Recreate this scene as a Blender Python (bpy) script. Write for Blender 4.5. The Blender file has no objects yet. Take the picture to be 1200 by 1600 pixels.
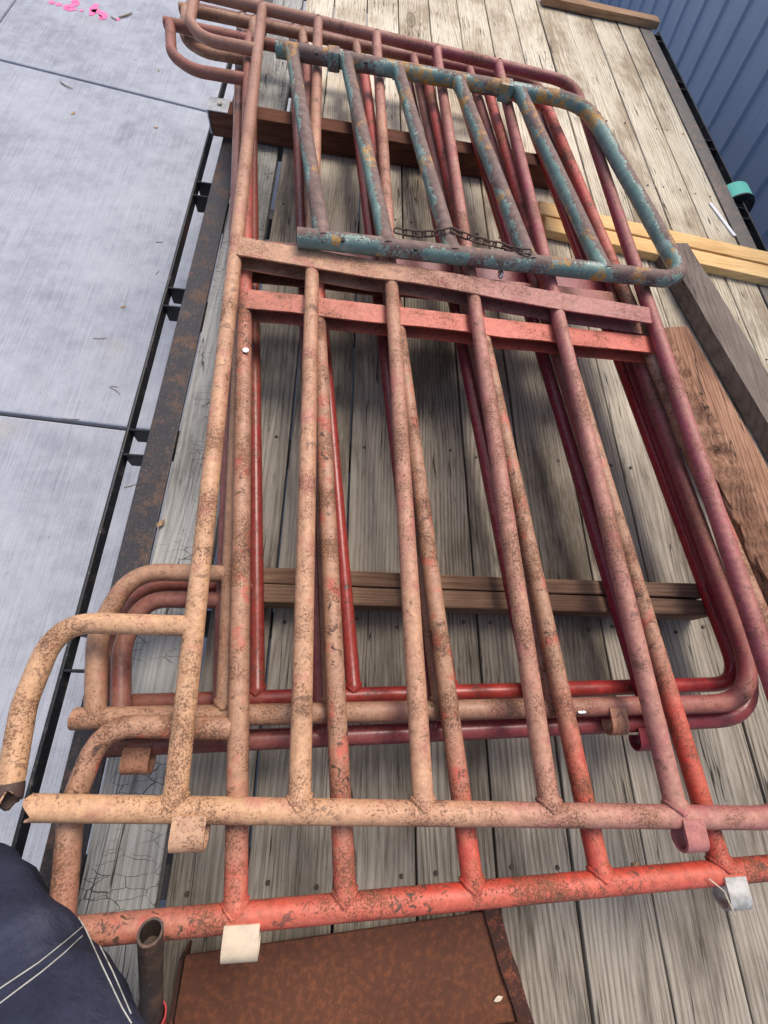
import bpy, bmesh, math, random
from mathutils import Vector, Matrix, noise
from mathutils.bvhtree import BVHTree
R = math.radians
random.seed(7)
scene = bpy.context.scene
COL = scene.collection

# ---------------------------------------------------------------- camera
cam_d = bpy.data.cameras.new('camera')
cam = bpy.data.objects.new('camera', cam_d)
COL.objects.link(cam)
cam_d.sensor_fit = 'VERTICAL'
cam_d.sensor_height = 36.0
cam_d.lens = 15.01
cam_d.clip_start = 0.02
cam_d.clip_end = 600.0
cam.matrix_world = Matrix(((0.99054, -0.05517, -0.12566, 0.0),
                           (0.00287, 0.92377, -0.38294, 0.0),
                           (0.13721, 0.37896, 0.91519, 1.15),
                           (0, 0, 0, 1)))
scene.camera = cam

# ---------------------------------------------------------------- world, sun, exposure
SUN_EL, SUN_AZ = R(58), R(28)          # azimuth measured from +Y towards +X
world = bpy.data.worlds.new('World')
scene.world = world
world.use_nodes = True
wn = world.node_tree
sky = wn.nodes.new('ShaderNodeTexSky')
sky.sky_type = 'NISHITA'
sky.sun_disc = False
sky.sun_elevation = SUN_EL
sky.sun_rotation = SUN_AZ
sky.air_density = 1.0
sky.dust_density = 4.0
sky.ozone_density = 1.0
bg = wn.nodes['Background']
bg.inputs['Strength'].default_value = 0.15
wn.links.new(sky.outputs[0], bg.inputs['Color'])
sd = bpy.data.lights.new('sun', 'SUN')
sd.energy = 1.5
sd.angle = R(22)
sd.color = (1.0, 0.95, 0.88)
sun = bpy.data.objects.new('sun', sd)
COL.objects.link(sun)
sdir = Vector((math.sin(SUN_AZ) * math.cos(SUN_EL), math.cos(SUN_AZ) * math.cos(SUN_EL), math.sin(SUN_EL)))
sun.rotation_euler = sdir.to_track_quat('Z', 'Y').to_euler()
vs = scene.view_settings
vs.view_transform = 'Standard'
vs.look = 'None'
vs.gamma = 1.0
vs.use_curve_mapping = False
vs.exposure = 0.48
scene.render.engine = 'CYCLES'

# ---------------------------------------------------------------- node helpers
class NT:
    def __init__(s, name):
        s.m = bpy.data.materials.new(name)
        s.m.use_nodes = True
        s.t = s.m.node_tree
        s.b = s.t.nodes['Principled BSDF']
    def n(s, typ, **kw):
        x = s.t.nodes.new('ShaderNode' + typ)
        for k, v in kw.items():
            setattr(x, k, v)
        return x
    def put(s, sock, v):
        if isinstance(v, bpy.types.NodeSocket):
            s.t.links.new(v, sock)
        elif isinstance(v, (tuple, list)) and len(v) == 3 and sock.type == 'RGBA':
            sock.default_value = (*v, 1)
        else:
            sock.default_value = v
    def math(s, op, a, b=0.0, c=0.0, clamp=False):
        x = s.n('Math', operation=op, use_clamp=clamp)
        s.put(x.inputs[0], a); s.put(x.inputs[1], b); s.put(x.inputs[2], c)
        return x.outputs[0]
    def mix(s, f, a, b, blend='MIX'):
        x = s.n('Mix', data_type='RGBA', blend_type=blend)
        s.put(x.inputs[0], f); s.put(x.inputs[6], a); s.put(x.inputs[7], b)
        return x.outputs[2]
    def step(s, v, lo, hi):
        x = s.n('MapRange', interpolation_type='SMOOTHSTEP')
        s.put(x.inputs[0], v); s.put(x.inputs[1], lo); s.put(x.inputs[2], hi)
        return x.outputs[0]
    def pos(s):
        return s.n('NewGeometry').outputs['Position']
    def obj(s):
        return s.n('TexCoord').outputs['Object']
    def rnd(s):
        return s.n('ObjectInfo').outputs['Random']
    def vmath(s, op, a, b):
        x = s.n('VectorMath', operation=op)
        s.put(x.inputs[0], a); s.put(x.inputs[1], b)
        return x.outputs[0]
    def scl(s, v, sc):
        return s.vmath('MULTIPLY', v, sc)
    def sep(s, v):
        x = s.n('SeparateXYZ'); s.put(x.inputs[0], v)
        return x.outputs
    def noise(s, v, scale, detail=3, rough=.55, dist=0.0):
        x = s.n('TexNoise')
        s.put(x.inputs['Vector'], v); s.put(x.inputs['Scale'], scale)
        x.inputs['Detail'].default_value = detail
        x.inputs['Roughness'].default_value = rough
        x.inputs['Distortion'].default_value = dist
        return x.outputs[0]
    def voro(s, v, scale, feature='F1'):
        x = s.n('TexVoronoi', feature=feature)
        s.put(x.inputs['Vector'], v); s.put(x.inputs['Scale'], scale)
        return x.outputs[0]
    def ramp(s, f, stops):
        x = s.n('ValToRGB'); s.put(x.inputs[0], f)
        e = x.color_ramp.elements
        while len(e) < len(stops):
            e.new(.5)
        for k, (p, c) in zip(e, stops):
            k.position = p; k.color = (*c, 1)
        return x.outputs[0]
    def bump(s, h, strength=.3, dist=.002, prev=None):
        x = s.n('Bump'); s.put(x.inputs['Height'], h)
        x.inputs['Strength'].default_value = strength
        x.inputs['Distance'].default_value = dist
        if prev is not None:
            s.put(x.inputs['Normal'], prev)
        return x.outputs[0]
    def out(s, col, rough=.6, normal=None, metal=0.0, spec=.5):
        s.put(s.b.inputs['Base Color'], col)
        s.put(s.b.inputs['Roughness'], rough)
        s.put(s.b.inputs['Metallic'], metal)
        s.put(s.b.inputs['Specular IOR Level'], spec)
        if normal is not None:
            s.put(s.b.inputs['Normal'], normal)
        return s.m

def wood(name, dark, mid, light, axis=1, knots=True, cracks=1.0, grain=1.0, check=0.0, spec=.25, far=None):
    """weathered board; grain runs along world axis (0 = x, 1 = y)"""
    n = NT(name)
    r = n.rnd()
    off = n.n('CombineXYZ')
    n.put(off.inputs[0], n.math('MULTIPLY', r, 31.7)); n.put(off.inputs[1], n.math('MULTIPLY', r, 17.3)); n.put(off.inputs[2], n.math('MULTIPLY', r, 5.1))
    p = n.vmath('ADD', n.obj(), off.outputs[0])
    a = (1, .035, 1) if axis == 1 else (.035, 1, 1)
    b = (1, .28, 1) if axis == 1 else (.28, 1, 1)
    ps = n.scl(p, a)
    pk = n.scl(p, b)
    wob = n.noise(n.scl(p, (1, .10, 1) if axis == 1 else (.10, 1, 1)), 6.0, 2)
    kd = n.voro(pk, 3.1)
    kn = n.math('SUBTRACT', 1.0, n.step(kd, 0.0, .30)) if knots else 0.0
    across = n.sep(p)[0 if axis == 1 else 1]
    ringc = n.math('ADD', n.math('MULTIPLY', across, 150.0), n.math('MULTIPLY', wob, 26.0))
    if knots:
        ringc = n.math('ADD', ringc, n.math('MULTIPLY', n.math('POWER', kn, 3.0), 9.0))
    ringc = n.math('ADD', ringc, n.math('MULTIPLY', n.sep(p)[2], 30.0))
    ring = n.math('POWER', n.math('PINGPONG', ringc, 1.0), .7)
    fine = n.noise(ps, 330, 5, .7)
    fine2 = n.noise(ps, 70, 5, .65, .3)
    blot = n.noise(n.scl(p, (1, .5, 1) if axis == 1 else (.5, 1, 1)), 3.5, 5, .6)
    speck = n.noise(p, 130, 3, .7)
    g = n.math('ADD', n.math('MULTIPLY', fine, .44), n.math('MULTIPLY', fine2, .22))
    g = n.math('ADD', g, n.math('MULTIPLY', n.math('MULTIPLY', ring, n.step(blot, .30, .60)), .17 * grain))
    g = n.math('ADD', g, n.math('MULTIPLY', n.math('SUBTRACT', blot, .5), .30))
    g = n.math('ADD', g, n.math('ADD', n.math('MULTIPLY', n.math('SUBTRACT', r, .5), .10), .04))
    col = n.ramp(g, [(.30, dark), (.47, mid), (.68, light)])
    if far:      # brighter light at the far right of the deck, painted into the wood colour
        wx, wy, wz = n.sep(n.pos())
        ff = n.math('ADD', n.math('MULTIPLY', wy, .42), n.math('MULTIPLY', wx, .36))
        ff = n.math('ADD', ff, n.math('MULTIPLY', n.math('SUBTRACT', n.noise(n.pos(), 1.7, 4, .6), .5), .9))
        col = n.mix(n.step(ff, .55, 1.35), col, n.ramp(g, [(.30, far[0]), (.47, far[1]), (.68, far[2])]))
    col = n.mix(n.math('MULTIPLY', n.step(speck, .62, .72), .45), col, dark)
    # long checks
    c1 = n.noise(ps, 24, 3, .5, .25)
    line = n.math('SUBTRACT', 1.0, n.step(n.math('ABSOLUTE', n.math('SUBTRACT', c1, .5)), .0025, .011))
    cm = n.step(n.noise(n.scl(p, (.8, .8, .8)), 3.2, 2), .50, .56)
    crack = n.math('MULTIPLY', n.math('MULTIPLY', line, cm), cracks, clamp=True)
    c2 = n.noise(n.vmath('ADD', ps, (4, 9, 2)), 62, 3, .55, .2)
    hair = n.math('SUBTRACT', 1.0, n.step(n.math('ABSOLUTE', n.math('SUBTRACT', c2, .5)), .004, .022))
    hair = n.math('MULTIPLY', hair, n.math('MULTIPLY', n.step(n.noise(p, 5, 3), .42, .60), .42 * min(1.0, cracks)))
    crack = n.math('MAXIMUM', crack, hair)
    h = n.math('SUBTRACT', g, n.math('MULTIPLY', crack, 1.2))
    if check > 0:      # short cross checks (old cracked edge plank)
        pv = n.vmath('ADD', p, n.scl(n.n('TexNoise').outputs[1], (.02, .02, 0)))
        v = n.voro(n.scl(pv, (1.0, 3.0, 1) if axis == 1 else (3.0, 1.0, 1)), 15, 'DISTANCE_TO_EDGE')
        ck = n.math('MULTIPLY', n.math('SUBTRACT', 1.0, n.step(v, .006, .026)), n.step(n.noise(p, 9, 4), .46, .56))
        ck = n.math('MULTIPLY', ck, check)
        crack = n.math('MAXIMUM', crack, ck)
        h = n.math('SUBTRACT', h, ck)
    col = n.mix(n.math('MULTIPLY', crack, .85), col, (.012, .010, .009))
    if knots:
        kc = n.math('SUBTRACT', 1.0, n.step(kd, .035, .075))
        kr = n.math('SUBTRACT', 1.0, n.step(n.math('ABSOLUTE', n.math('SUBTRACT', kd, .075)), .0, .018))
        col = n.mix(n.math('MULTIPLY', kc, .45), col, dark)
        col = n.mix(n.math('MULTIPLY', kr, .55), col, tuple(c * .35 for c in dark))
    return n.out(col, .85, n.bump(h, .5, .0014), spec=spec)

def pipe_paint(name, stops, fx, fy, f0, famp, rust=.5, dust=(.5, .3, .18), dusta=.35, chips=.5, gloss=.45, fn=2.2, patch=None, pa=.38, grime=None):
    """old sprayed pipe: colours fade into each other across the thing, rust freckles and chips"""
    n = NT(name)
    p = n.pos()
    x, y, z = n.sep(p)
    big = n.noise(p, fn, 3, .5)
    f = n.math('ADD', n.math('MULTIPLY', x, fx), n.math('MULTIPLY', y, fy))
    f = n.math('ADD', f, f0)
    f = n.math('ADD', f, n.math('MULTIPLY', n.math('SUBTRACT', big, .5), famp))
    f = n.math('ADD', f, n.math('MULTIPLY', n.math('SUBTRACT', n.noise(p, 22, 3), .5), famp * .35))
    col = n.ramp(f, stops)
    # sun-bleached / dusty upper side
    nz = n.sep(n.n('NewGeometry').outputs['Normal'])[2]
    dn = n.noise(p, 14, 4, .6)
    df = n.math('MULTIPLY', n.step(n.math('ADD', nz, n.math('SUBTRACT', dn, .5)), .35, 1.05), dusta)
    col = n.mix(df, col, dust)
    mott = n.noise(p, 75, 6, .75)
    col = n.mix(.62, col, n.ramp(mott, [(.30, (.24, .22, .22)), (.5, (.5, .5, .5)), (.70, (.76, .76, .76))]), 'OVERLAY')
    # freckles
    area = n.noise(p, 8, 5, .65)
    rustc = n.ramp(n.noise(p, 90, 3), [(.35, (.060, .030, .018)), (.65, (.20, .080, .036))])
    wide = n.step(n.math('ADD', n.math('MULTIPLY', area, .55), n.math('MULTIPLY', mott, .45)), .50, .64)
    col = n.mix(n.math('MULTIPLY', wide, .50 * rust), col, (.25, .12, .068))
    bl = n.noise(n.vmath('ADD', p, (2, 8, 4)), 16, 5, .65)
    col = n.mix(n.math('MULTIPLY', n.step(bl, .53, .66), pa), col, patch or stops[-2][1])
    fr = n.noise(p, 260, 4, .75)
    th = n.math('SUBTRACT', .66, n.math('MULTIPLY', n.step(area, .34, .66), .15 * rust + .02))
    spots = n.step(n.math('SUBTRACT', fr, th), -.015, .03)
    col = n.mix(n.math('MULTIPLY', spots, .74), col, rustc)
    fr2 = n.noise(n.vmath('ADD', p, (7, 3, 1)), 150, 4, .7)
    sp2 = n.step(n.math('SUBTRACT', fr2, n.math('SUBTRACT', .70, n.math('MULTIPLY', n.step(area, .42, .66), .10 * rust))), 0.0, .03)
    col = n.mix(n.math('MULTIPLY', sp2, .7), col, rustc)
    spots = n.math('MAXIMUM', spots, sp2)
    if grime:      # browned, weathered far left end
        gf = n.step(n.math('ADD', n.math('SUBTRACT', y, n.math('MULTIPLY', x, 3.0)), n.math('MULTIPLY', n.math('SUBTRACT', dn, .5), 1.2)), 1.7, 3.0)
        col = n.mix(n.math('MULTIPLY', gf, .75), col, grime)
    # chips
    ch = n.noise(p, 46, 6, .62, .8)
    cm = n.step(n.noise(n.vmath('ADD', p, (3.3, 1.1, 2.2)), 6.5, 3), .44, .58)
    chip = n.math('MULTIPLY', n.step(ch, .585, .605), n.math('MULTIPLY', cm, chips), clamp=True)
    col = n.mix(chip, col, n.ramp(n.noise(p, 130, 3), [(.35, (.05, .032, .027)), (.65, (.17, .085, .052))]))
    rough = n.math('ADD', gloss, n.math('MULTIPLY', n.math('MAXIMUM', spots, df), .4))
    h = n.math('SUBTRACT', n.math('MULTIPLY', mott, .3), n.math('ADD', n.math('MULTIPLY', spots, .35), n.math('MULTIPLY', chip, .8)))
    return n.out(col, rough, n.bump(h, .5, .0012), spec=.4)

def steel(name, dark, rustc, amt=.5, rough=.6, metal=.0, sc=18, scratch=0.0, spa=.45):
    n = NT(name)
    p = n.pos()
    a = n.noise(p, sc, 6, .7)
    f = n.noise(p, sc * 9, 4, .7)
    k = n.step(n.math('ADD', n.math('MULTIPLY', a, .7), n.math('MULTIPLY', f, .3)), .62 - amt * .25, .68 - amt * .12)
    col = n.mix(k, dark, rustc)
    sp = n.step(n.noise(p, 120, 3, .7), .62, .68)
    col = n.mix(n.math('MULTIPLY', sp, spa), col, tuple(min(1, c * 1.9 + .03) for c in rustc))
    if scratch:
        s1 = n.noise(n.vmath('ADD', n.scl(p, (14, 3, 3)), (1, 2, 3)), 6, 2, .5, 2.5)
        ln = n.math('SUBTRACT', 1.0, n.step(n.math('ABSOLUTE', n.math('SUBTRACT', s1, .5)), .0, .01))
        col = n.mix(n.math('MULTIPLY', ln, scratch), col, (.42, .38, .33))
    col = n.mix(.45, col, n.ramp(n.noise(p, 3.1, 5, .6), [(.3, (.28, .28, .28)), (.7, (.68, .68, .68))]), 'OVERLAY')
    return n.out(col, n.math('ADD', rough, n.math('MULTIPLY', k, .2)), n.bump(n.math('ADD', a, n.math('MULTIPLY', f, .5)), .35, .0015), metal=metal, spec=.35)

def plain(name, col, rough=.6, metal=0., var=.12, sc=30, spec=.5):
    n = NT(name)
    f = n.noise(n.pos(), sc, 4, .6)
    c = n.mix(n.step(f, .35, .65), tuple(x * (1 - var) for x in col), tuple(min(1, x * (1 + var)) for x in col))
    return n.out(c, rough, n.bump(f, .15, .001), metal=metal, spec=spec)

# ---------------------------------------------------------------- materials
TAN, PNK, RED, MAR, BRN = (.54, .335, .205), (.43, .155, .145), (.56, .060, .036), (.155, .016, .026), (.20, .10, .065)
M = {}
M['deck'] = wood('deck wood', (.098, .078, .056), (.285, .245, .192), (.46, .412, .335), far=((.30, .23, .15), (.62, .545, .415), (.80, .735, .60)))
M['deck_old'] = wood('cracked edge plank wood', (.13, .12, .105), (.31, .30, .27), (.47, .455, .42), check=1.0)
M['redwood'] = wood('red brown timber', (.045, .018, .011), (.13, .050, .029), (.225, .098, .058), axis=0, knots=False, cracks=.6)
M['brownwood'] = wood('brown timber', (.070, .038, .022), (.175, .098, .060), (.29, .180, .118), axis=0, cracks=.8)
M['yellow'] = wood('fresh pine', (.48, .26, .09), (.74, .48, .21), (.86, .63, .33), axis=0, cracks=.35, grain=.8)
M['stop'] = wood('stop board wood', (.16, .085, .042), (.34, .20, .11), (.46, .30, .18), axis=0, cracks=.4)
M['greybrown'] = wood('grey brown timber', (.085, .062, .050), (.175, .138, .115), (.27, .22, .19), axis=1, knots=False, cracks=.7)
M['bark'] = wood('split red timber', (.085, .038, .020), (.34, .175, .105), (.62, .40, .27), axis=1, knots=False, cracks=1.0, grain=.7)
M['A'] = pipe_paint('tan to rose pipe paint', [(.0, (.54, .31, .165)), (.28, (.47, .24, .145)), (.46, (.37, .150, .122)), (.70, (.33, .085, .098)), (1., (.19, .022, .038))], .52, .135, .15, .46, rust=1.05, dusta=.30, chips=.6, patch=(.36, .05, .085), pa=.34, grime=(.30, .145, .105))
M['B'] = pipe_paint('red over tan pipe paint', [(.0, (.52, .064, .040)), (.08, (.52, .064, .040)), (.15, (.40, .15, .10)), (.22, (.36, .195, .12)), (.72, (.37, .19, .12)), (.88, (.44, .115, .085)), (1., (.46, .06, .052))], -.20, .55, .272, .15, rust=1.4, dusta=.20, chips=1.0, fn=3.5, patch=(.54, .07, .055), pa=.60, grime=(.24, .115, .082))
M['C'] = pipe_paint('brown tan pipe paint', [(.0, (.35, .19, .11)), (.4, (.28, .145, .092)), (.62, (.28, .075, .070)), (.85, (.22, .022, .038))], .42, .07, .26, .34, rust=1.1, dusta=.22, chips=.35)
M['D'] = pipe_paint('maroon pipe paint', [(.0, (.22, .11, .075)), (.3, (.19, .035, .040)), (.6, (.19, .016, .034)), (1., (.26, .022, .042))], .42, .0, .30, .40, rust=.5, dusta=.10, chips=.4, gloss=.26)
M['E'] = pipe_paint('dark red pipe paint', [(.0, (.17, .085, .055)), (.22, (.20, .06, .04)), (.34, (.22, .020, .019)), (.7, (.40, .032, .026)), (1., (.30, .018, .032))], .5, .0, .40, .3, rust=.4, dusta=.06, chips=1.0, gloss=.28)
M['Bbrace'] = pipe_paint('coral brace paint', [(.0, (.42, .15, .10)), (.4, (.56, .10, .065)), (1., (.60, .085, .06))], .5, 0, .2, .3, rust=.9, dusta=.15, chips=.5)
M['steel_deck'] = steel('rusty deck angle steel', (.030, .028, .031), (.105, .060, .042), .55, .55, sc=14, scratch=.25)
M['steel_right'] = steel('scuffed grey deck angle steel', (.13, .118, .105), (.25, .175, .135), .5, .6, sc=14, scratch=.5)
M['black'] = steel('black painted steel', (.012, .012, .014), (.045, .036, .032), .25, .5)
M['rub'] = steel('worn rub rail steel', (.022, .022, .024), (.12, .10, .09), .35, .5, sc=25)
M['frame'] = steel('grey frame steel', (.06, .06, .07), (.13, .11, .10), .4, .6)
M['plate'] = steel('rust plate', (.100, .037, .019), (.170, .060, .028), .6, .85, sc=80, spa=.15)
M['plate_edge'] = steel('rust plate edge', (.045, .018, .011), (.17, .052, .026), .5, .85, sc=22)
M['oldpipe'] = steel('brown old pipe', (.060, .043, .034), (.15, .085, .055), .6, .6)
M['rustring'] = plain('rust ring', (.30, .12, .07), .8)
M['redsleeve'] = plain('red sleeve paint', (.42, .035, .035), .45)
M['hook_tan'] = pipe_paint('tan hook paint', [(0, TAN), (1, (.5, .24, .15))], 0, 0, .3, .5, rust=.9, dusta=.2, chips=.6)
M['hook_cream'] = plain('cream hook paint', (.62, .50, .36), .55, var=.08, sc=60)
M['hook_rose'] = pipe_paint('rose hook paint', [(0, PNK), (1, (.36, .085, .095))], 0, 0, .3, .5, rust=.9, dusta=.2, chips=.8)
M['hook_rust'] = pipe_paint('rust hook', [(0, (.38, .17, .10)), (1, (.25, .10, .06))], 0, 0, .3, .6, rust=1., dusta=.2, chips=.6)
M['silver'] = plain('bare silver steel', (.58, .54, .47), .45, .5, var=.25, sc=45)
M['galv'] = plain('galvanised plate', (.50, .51, .52), .42, .6, var=.18, sc=40)
M['chain'] = steel('rusty chain', (.07, .042, .033), (.16, .085, .055), .6, .65)
M['foil'] = plain('crumpled foil', (.75, .75, .75), .25, .9, var=.3, sc=150)
M['white'] = plain('white plastic', (.80, .80, .82), .5, var=.04)
M['webbing'] = plain('turquoise webbing', (.16, .60, .47), .8, var=.10, sc=300)
M['blackstrap'] = plain('black rubber', (.012, .014, .014), .6)
M['amber'] = plain('amber marker', (.75, .14, .02), .35)
M['leaf'] = plain('dry leaf', (.30, .19, .10), .8, var=.4, sc=60)
M['twig'] = plain('twig', (.25, .20, .14), .85, var=.4, sc=120)
M['pink'] = plain('pink spray paint', (.90, .16, .36), .7, var=.08, sc=50)
M['skin'] = plain('skin', (.52, .31, .22), .55)
M['shoe'] = plain('leather shoe', (.09, .055, .03), .5)
M['shirt'] = plain('white cotton', (.78, .78, .80), .9, var=.04)
M['hair'] = plain('dark hair', (.04, .03, .02), .7)
M['thread'] = plain('cream thread', (.46, .45, .40), .9)

def denim():
    n = NT('navy denim')
    p = n.pos()
    w = n.noise(p, 700, 2, .6)
    f = n.noise(p, 11, 4, .6)
    c = n.ramp(n.math('ADD', n.math('MULTIPLY', f, .75), n.math('MULTIPLY', w, .25)), [(.3, (.016, .018, .034)), (.55, (.036, .040, .068)), (.75, (.085, .092, .130))])
    cr = n.noise(n.scl(p, (1, .45, 1)), 34, 4, .6, 1.2)
    return n.out(c, .9, n.bump(cr, .7, .006, n.bump(w, .6, .0008)), spec=.2)
M['denim'] = denim()

def green_paint(name, bare):
    n = NT(name)
    p = n.pos()
    x, y, z = n.sep(p)
    nz = n.sep(n.n('NewGeometry').outputs['Normal'])
    edge = n.noise(p, 34, 6, .68, .5)
    big = n.noise(p, 5.5, 3, .5)
    teal = n.ramp(n.noise(p, 26, 4), [(.3, (.11, .19, .165)), (.6, (.185, .275, .235)), (.8, (.36, .43, .36))])
    rust = n.ramp(n.noise(p, 40, 5, .65), [(.3, (.105, .064, .052)), (.55, (.185, .118, .098)), (.75, (.26, .165, .125))])
    edge = n.math('ADD', n.math('MULTIPLY', n.noise(p, 42, 5, .7, .4), .5), n.math('MULTIPLY', n.noise(p, 150, 4, .7), .5))
    t = n.math('ADD', n.math('MULTIPLY', edge, .85), n.math('MULTIPLY', n.math('SUBTRACT', big, .5), 1.0))
    t = n.math('ADD', t, bare)
    t = n.math('ADD', t, n.math('MULTIPLY', nz[1], .20))
    t = n.math('ADD', t, n.math('MULTIPLY', nz[0], .30))
    k = n.step(t, .505, .525)                      # bare, rusted
    ring = n.math('SUBTRACT', 1.0, n.step(n.math('ABSOLUTE', n.math('SUBTRACT', t, .475)), .012, .036))
    pale = n.step(n.noise(p, 120, 3, .7), .55, .62)
    oz = n.math('MULTIPLY', n.step(n.math('ADD', n.noise(n.vmath('ADD', p, (5, 5, 5)), 8, 3), n.math('MULTIPLY', n.step(y, 1.7, 2.1),   .10)), .615, .64), n.step(edge, .485, .505))
    col = n.mix(n.math('MULTIPLY', n.math('MULTIPLY', ring, pale), .95), teal, (.66, .63, .52))
    col = n.mix(k, col, rust)
    col = n.mix(n.math('MULTIPLY', n.math('MULTIPLY', oz, .9), n.math('SUBTRACT', 1.0, n.math('MULTIPLY', k, .45))), col, (.60, .29, .05))
    pit = n.step(n.noise(p, 150, 3, .7), .62, .67)
    col = n.mix(n.math('MULTIPLY', pit, .75), col, (.07, .04, .03))
    h = n.math('SUBTRACT', n.math('MULTIPLY', n.noise(p, 200, 3), .3), n.math('MULTIPLY', n.math('MAXIMUM', k, pit), .8))
    return n.out(col, n.math('ADD', .42, n.math('MULTIPLY', k, .3)), n.bump(h, .55, .0012), spec=.4)
M['G'] = green_paint('flaking teal gate paint', .205)
M['Gbar'] = green_paint('mostly rusted teal gate paint', .30)

def concrete():
    n = NT('broomed concrete')
    p = n.pos()
    br = n.noise(n.scl(n.vmath('ADD', p, n.scl(n.n('TexNoise').outputs[1], (.006, 0, 0))), (1, .012, 1)), 230, 3, .7)
    st = n.noise(p, 1.6, 6, .62)
    md = n.noise(p, 9, 6, .68)
    pt = n.noise(p, 160, 3, .7)
    v = n.math('ADD', n.math('MULTIPLY', st, .34), n.math('ADD', n.math('MULTIPLY', md, .32), n.math('MULTIPLY', br, .36)))
    col = n.ramp(v, [(.36, (.215, .225, .26)), (.52, (.355, .368, .408)), (.68, (.455, .468, .508))])
    ag = n.noise(p, 420, 2, .6)
    col = n.mix(.35, col, n.ramp(ag, [(.3, (.3, .3, .3)), (.7, (.7, .7, .7))]), 'OVERLAY')
    spk = n.step(pt, .645, .70)
    col = n.mix(n.math('MULTIPLY', spk, .6), col, (.10, .09, .085))
    sm = n.step(n.noise(n.scl(p, (1.0, .7, 1)), 2.7, 5, .65), .63, .74)
    col = n.mix(n.math('MULTIPLY', sm, .30), col, (.19, .19, .195))
    yel = n.step(n.noise(n.vmath('ADD', p, (9, 2, 0)), 2.2, 4, .6), .64, .76)
    col = n.mix(n.math('MULTIPLY', yel, .30), col, (.36, .31, .24))
    return n.out(col, .88, n.bump(n.math('ADD', n.math('MULTIPLY', br, 1.0), n.math('MULTIPLY', pt, .4)), .5, .0018), spec=.25)
M['concrete'] = concrete()
M['soil'] = plain('dark joint filler', (.10, .085, .07), .95, var=.4, sc=50)

def blue_metal():
    n = NT('blue ribbed sheet metal')
    p = n.pos()
    f = n.noise(n.scl(p, (1, 1, .15)), 6, 5, .6)
    d = n.noise(p, 120, 2, .6)
    col = n.mix(n.step(f, .3, .7), (.27, .335, .46), (.31, .375, .50))
    col = n.mix(n.math('MULTIPLY', n.step(d, .68, .72), .3), col, (.20, .22, .25))
    return n.out(col, .42, n.bump(f, .06, .004), spec=.5)
M['blue'] = blue_metal()

# ---------------------------------------------------------------- object helpers
def tag(o, label=None, cat=None, group=None, kind=None):
    if label: o['label'] = label
    if cat: o['category'] = cat
    if group: o['group'] = group
    if kind: o['kind'] = kind
    return o

def empty(name, loc, label=None, cat=None, group=None):
    o = bpy.data.objects.new(name, None)
    o.empty_display_size = .1
    COL.objects.link(o)
    o.location = loc
    bpy.context.view_layer.update()
    return tag(o, label, cat, group)

def build(name, bm, mat, parent=None, smooth=False, bevel=0.0, loc=None):
    """mesh given in world coordinates; origin moved to loc / the first vertex average"""
    bmesh.ops.recalc_face_normals(bm, faces=bm.faces)
    me = bpy.data.meshes.new(name)
    c = Vector(loc) if loc is not None else sum((v.co for v in bm.verts), Vector()) / max(1, len(bm.verts))
    if parent is not None and loc is None:
        c = sum((v.co for v in bm.verts), Vector()) / max(1, len(bm.verts))
    bmesh.ops.translate(bm, verts=bm.verts, vec=-c)
    bm.to_mesh(me)
    bm.free()
    mats = mat if isinstance(mat, (list, tuple)) else [mat]
    for m in mats:
        me.materials.append(m)
    if smooth:
        for p in me.polygons:
            p.use_smooth = True
        me.set_sharp_from_angle(angle=R(42))
    o = bpy.data.objects.new(name, me)
    COL.objects.link(o)
    pl = Vector()
    if parent is not None:
        o.parent = parent
        q = parent
        while q is not None:
            pl += q.location
            q = q.parent
    o.location = c - pl
    if bevel:
        b = o.modifiers.new('bevel', 'BEVEL')
        b.width = bevel; b.segments = 2; b.limit_method = 'ANGLE'
        b.angle_limit = R(50)
    return o

def box(bm, x0, x1, y0, y1, z0, z1, mat=0):
    vs_ = [bm.verts.new((x, y, z)) for x in (x0, x1) for y in (y0, y1) for z in (z0, z1)]
    for f in ((0, 1, 3, 2), (4, 6, 7, 5), (0, 4, 5, 1), (2, 3, 7, 6), (0, 2, 6, 4), (1, 5, 7, 3)):
        bm.faces.new([vs_[i] for i in f]).material_index = mat

def prism(bm, poly, z0, z1):
    a = [bm.verts.new((p[0], p[1], z0)) for p in poly]
    b = [bm.verts.new((p[0], p[1], z1)) for p in poly]
    bm.faces.new(a[::-1]); bm.faces.new(b)
    for i in range(len(poly)):
        j = (i + 1) % len(poly)
        bm.faces.new((a[i], a[j], b[j], b[i]))

def beam(bm, a, b, w, h, up=Vector((0, 0, 1)), seg=1, jit=0.0):
    """box whose long axis runs a->b (centre line), w across, h along up"""
    a, b = Vector(a), Vector(b)
    t = (b - a).normalized()
    s = t.cross(up).normalized()
    u = s.cross(t).normalized()
    rings = []
    for k in range(seg + 1):
        c = a.lerp(b, k / seg)
        ring = []
        for sx, sz in ((-1, -1), (1, -1), (1, 1), (-1, 1)):
            j = Vector((random.uniform(-jit, jit), random.uniform(-jit, jit), random.uniform(-jit, jit)))
            ring.append(bm.verts.new(c + s * sx * w / 2 + u * sz * h / 2 + j))
        rings.append(ring)
    for k in range(seg):
        for i in range(4):
            j = (i + 1) % 4
            bm.faces.new((rings[k][i], rings[k][j], rings[k + 1][j], rings[k + 1][i]))
    bm.faces.new(rings[0][::-1]); bm.faces.new(rings[-1])

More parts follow.
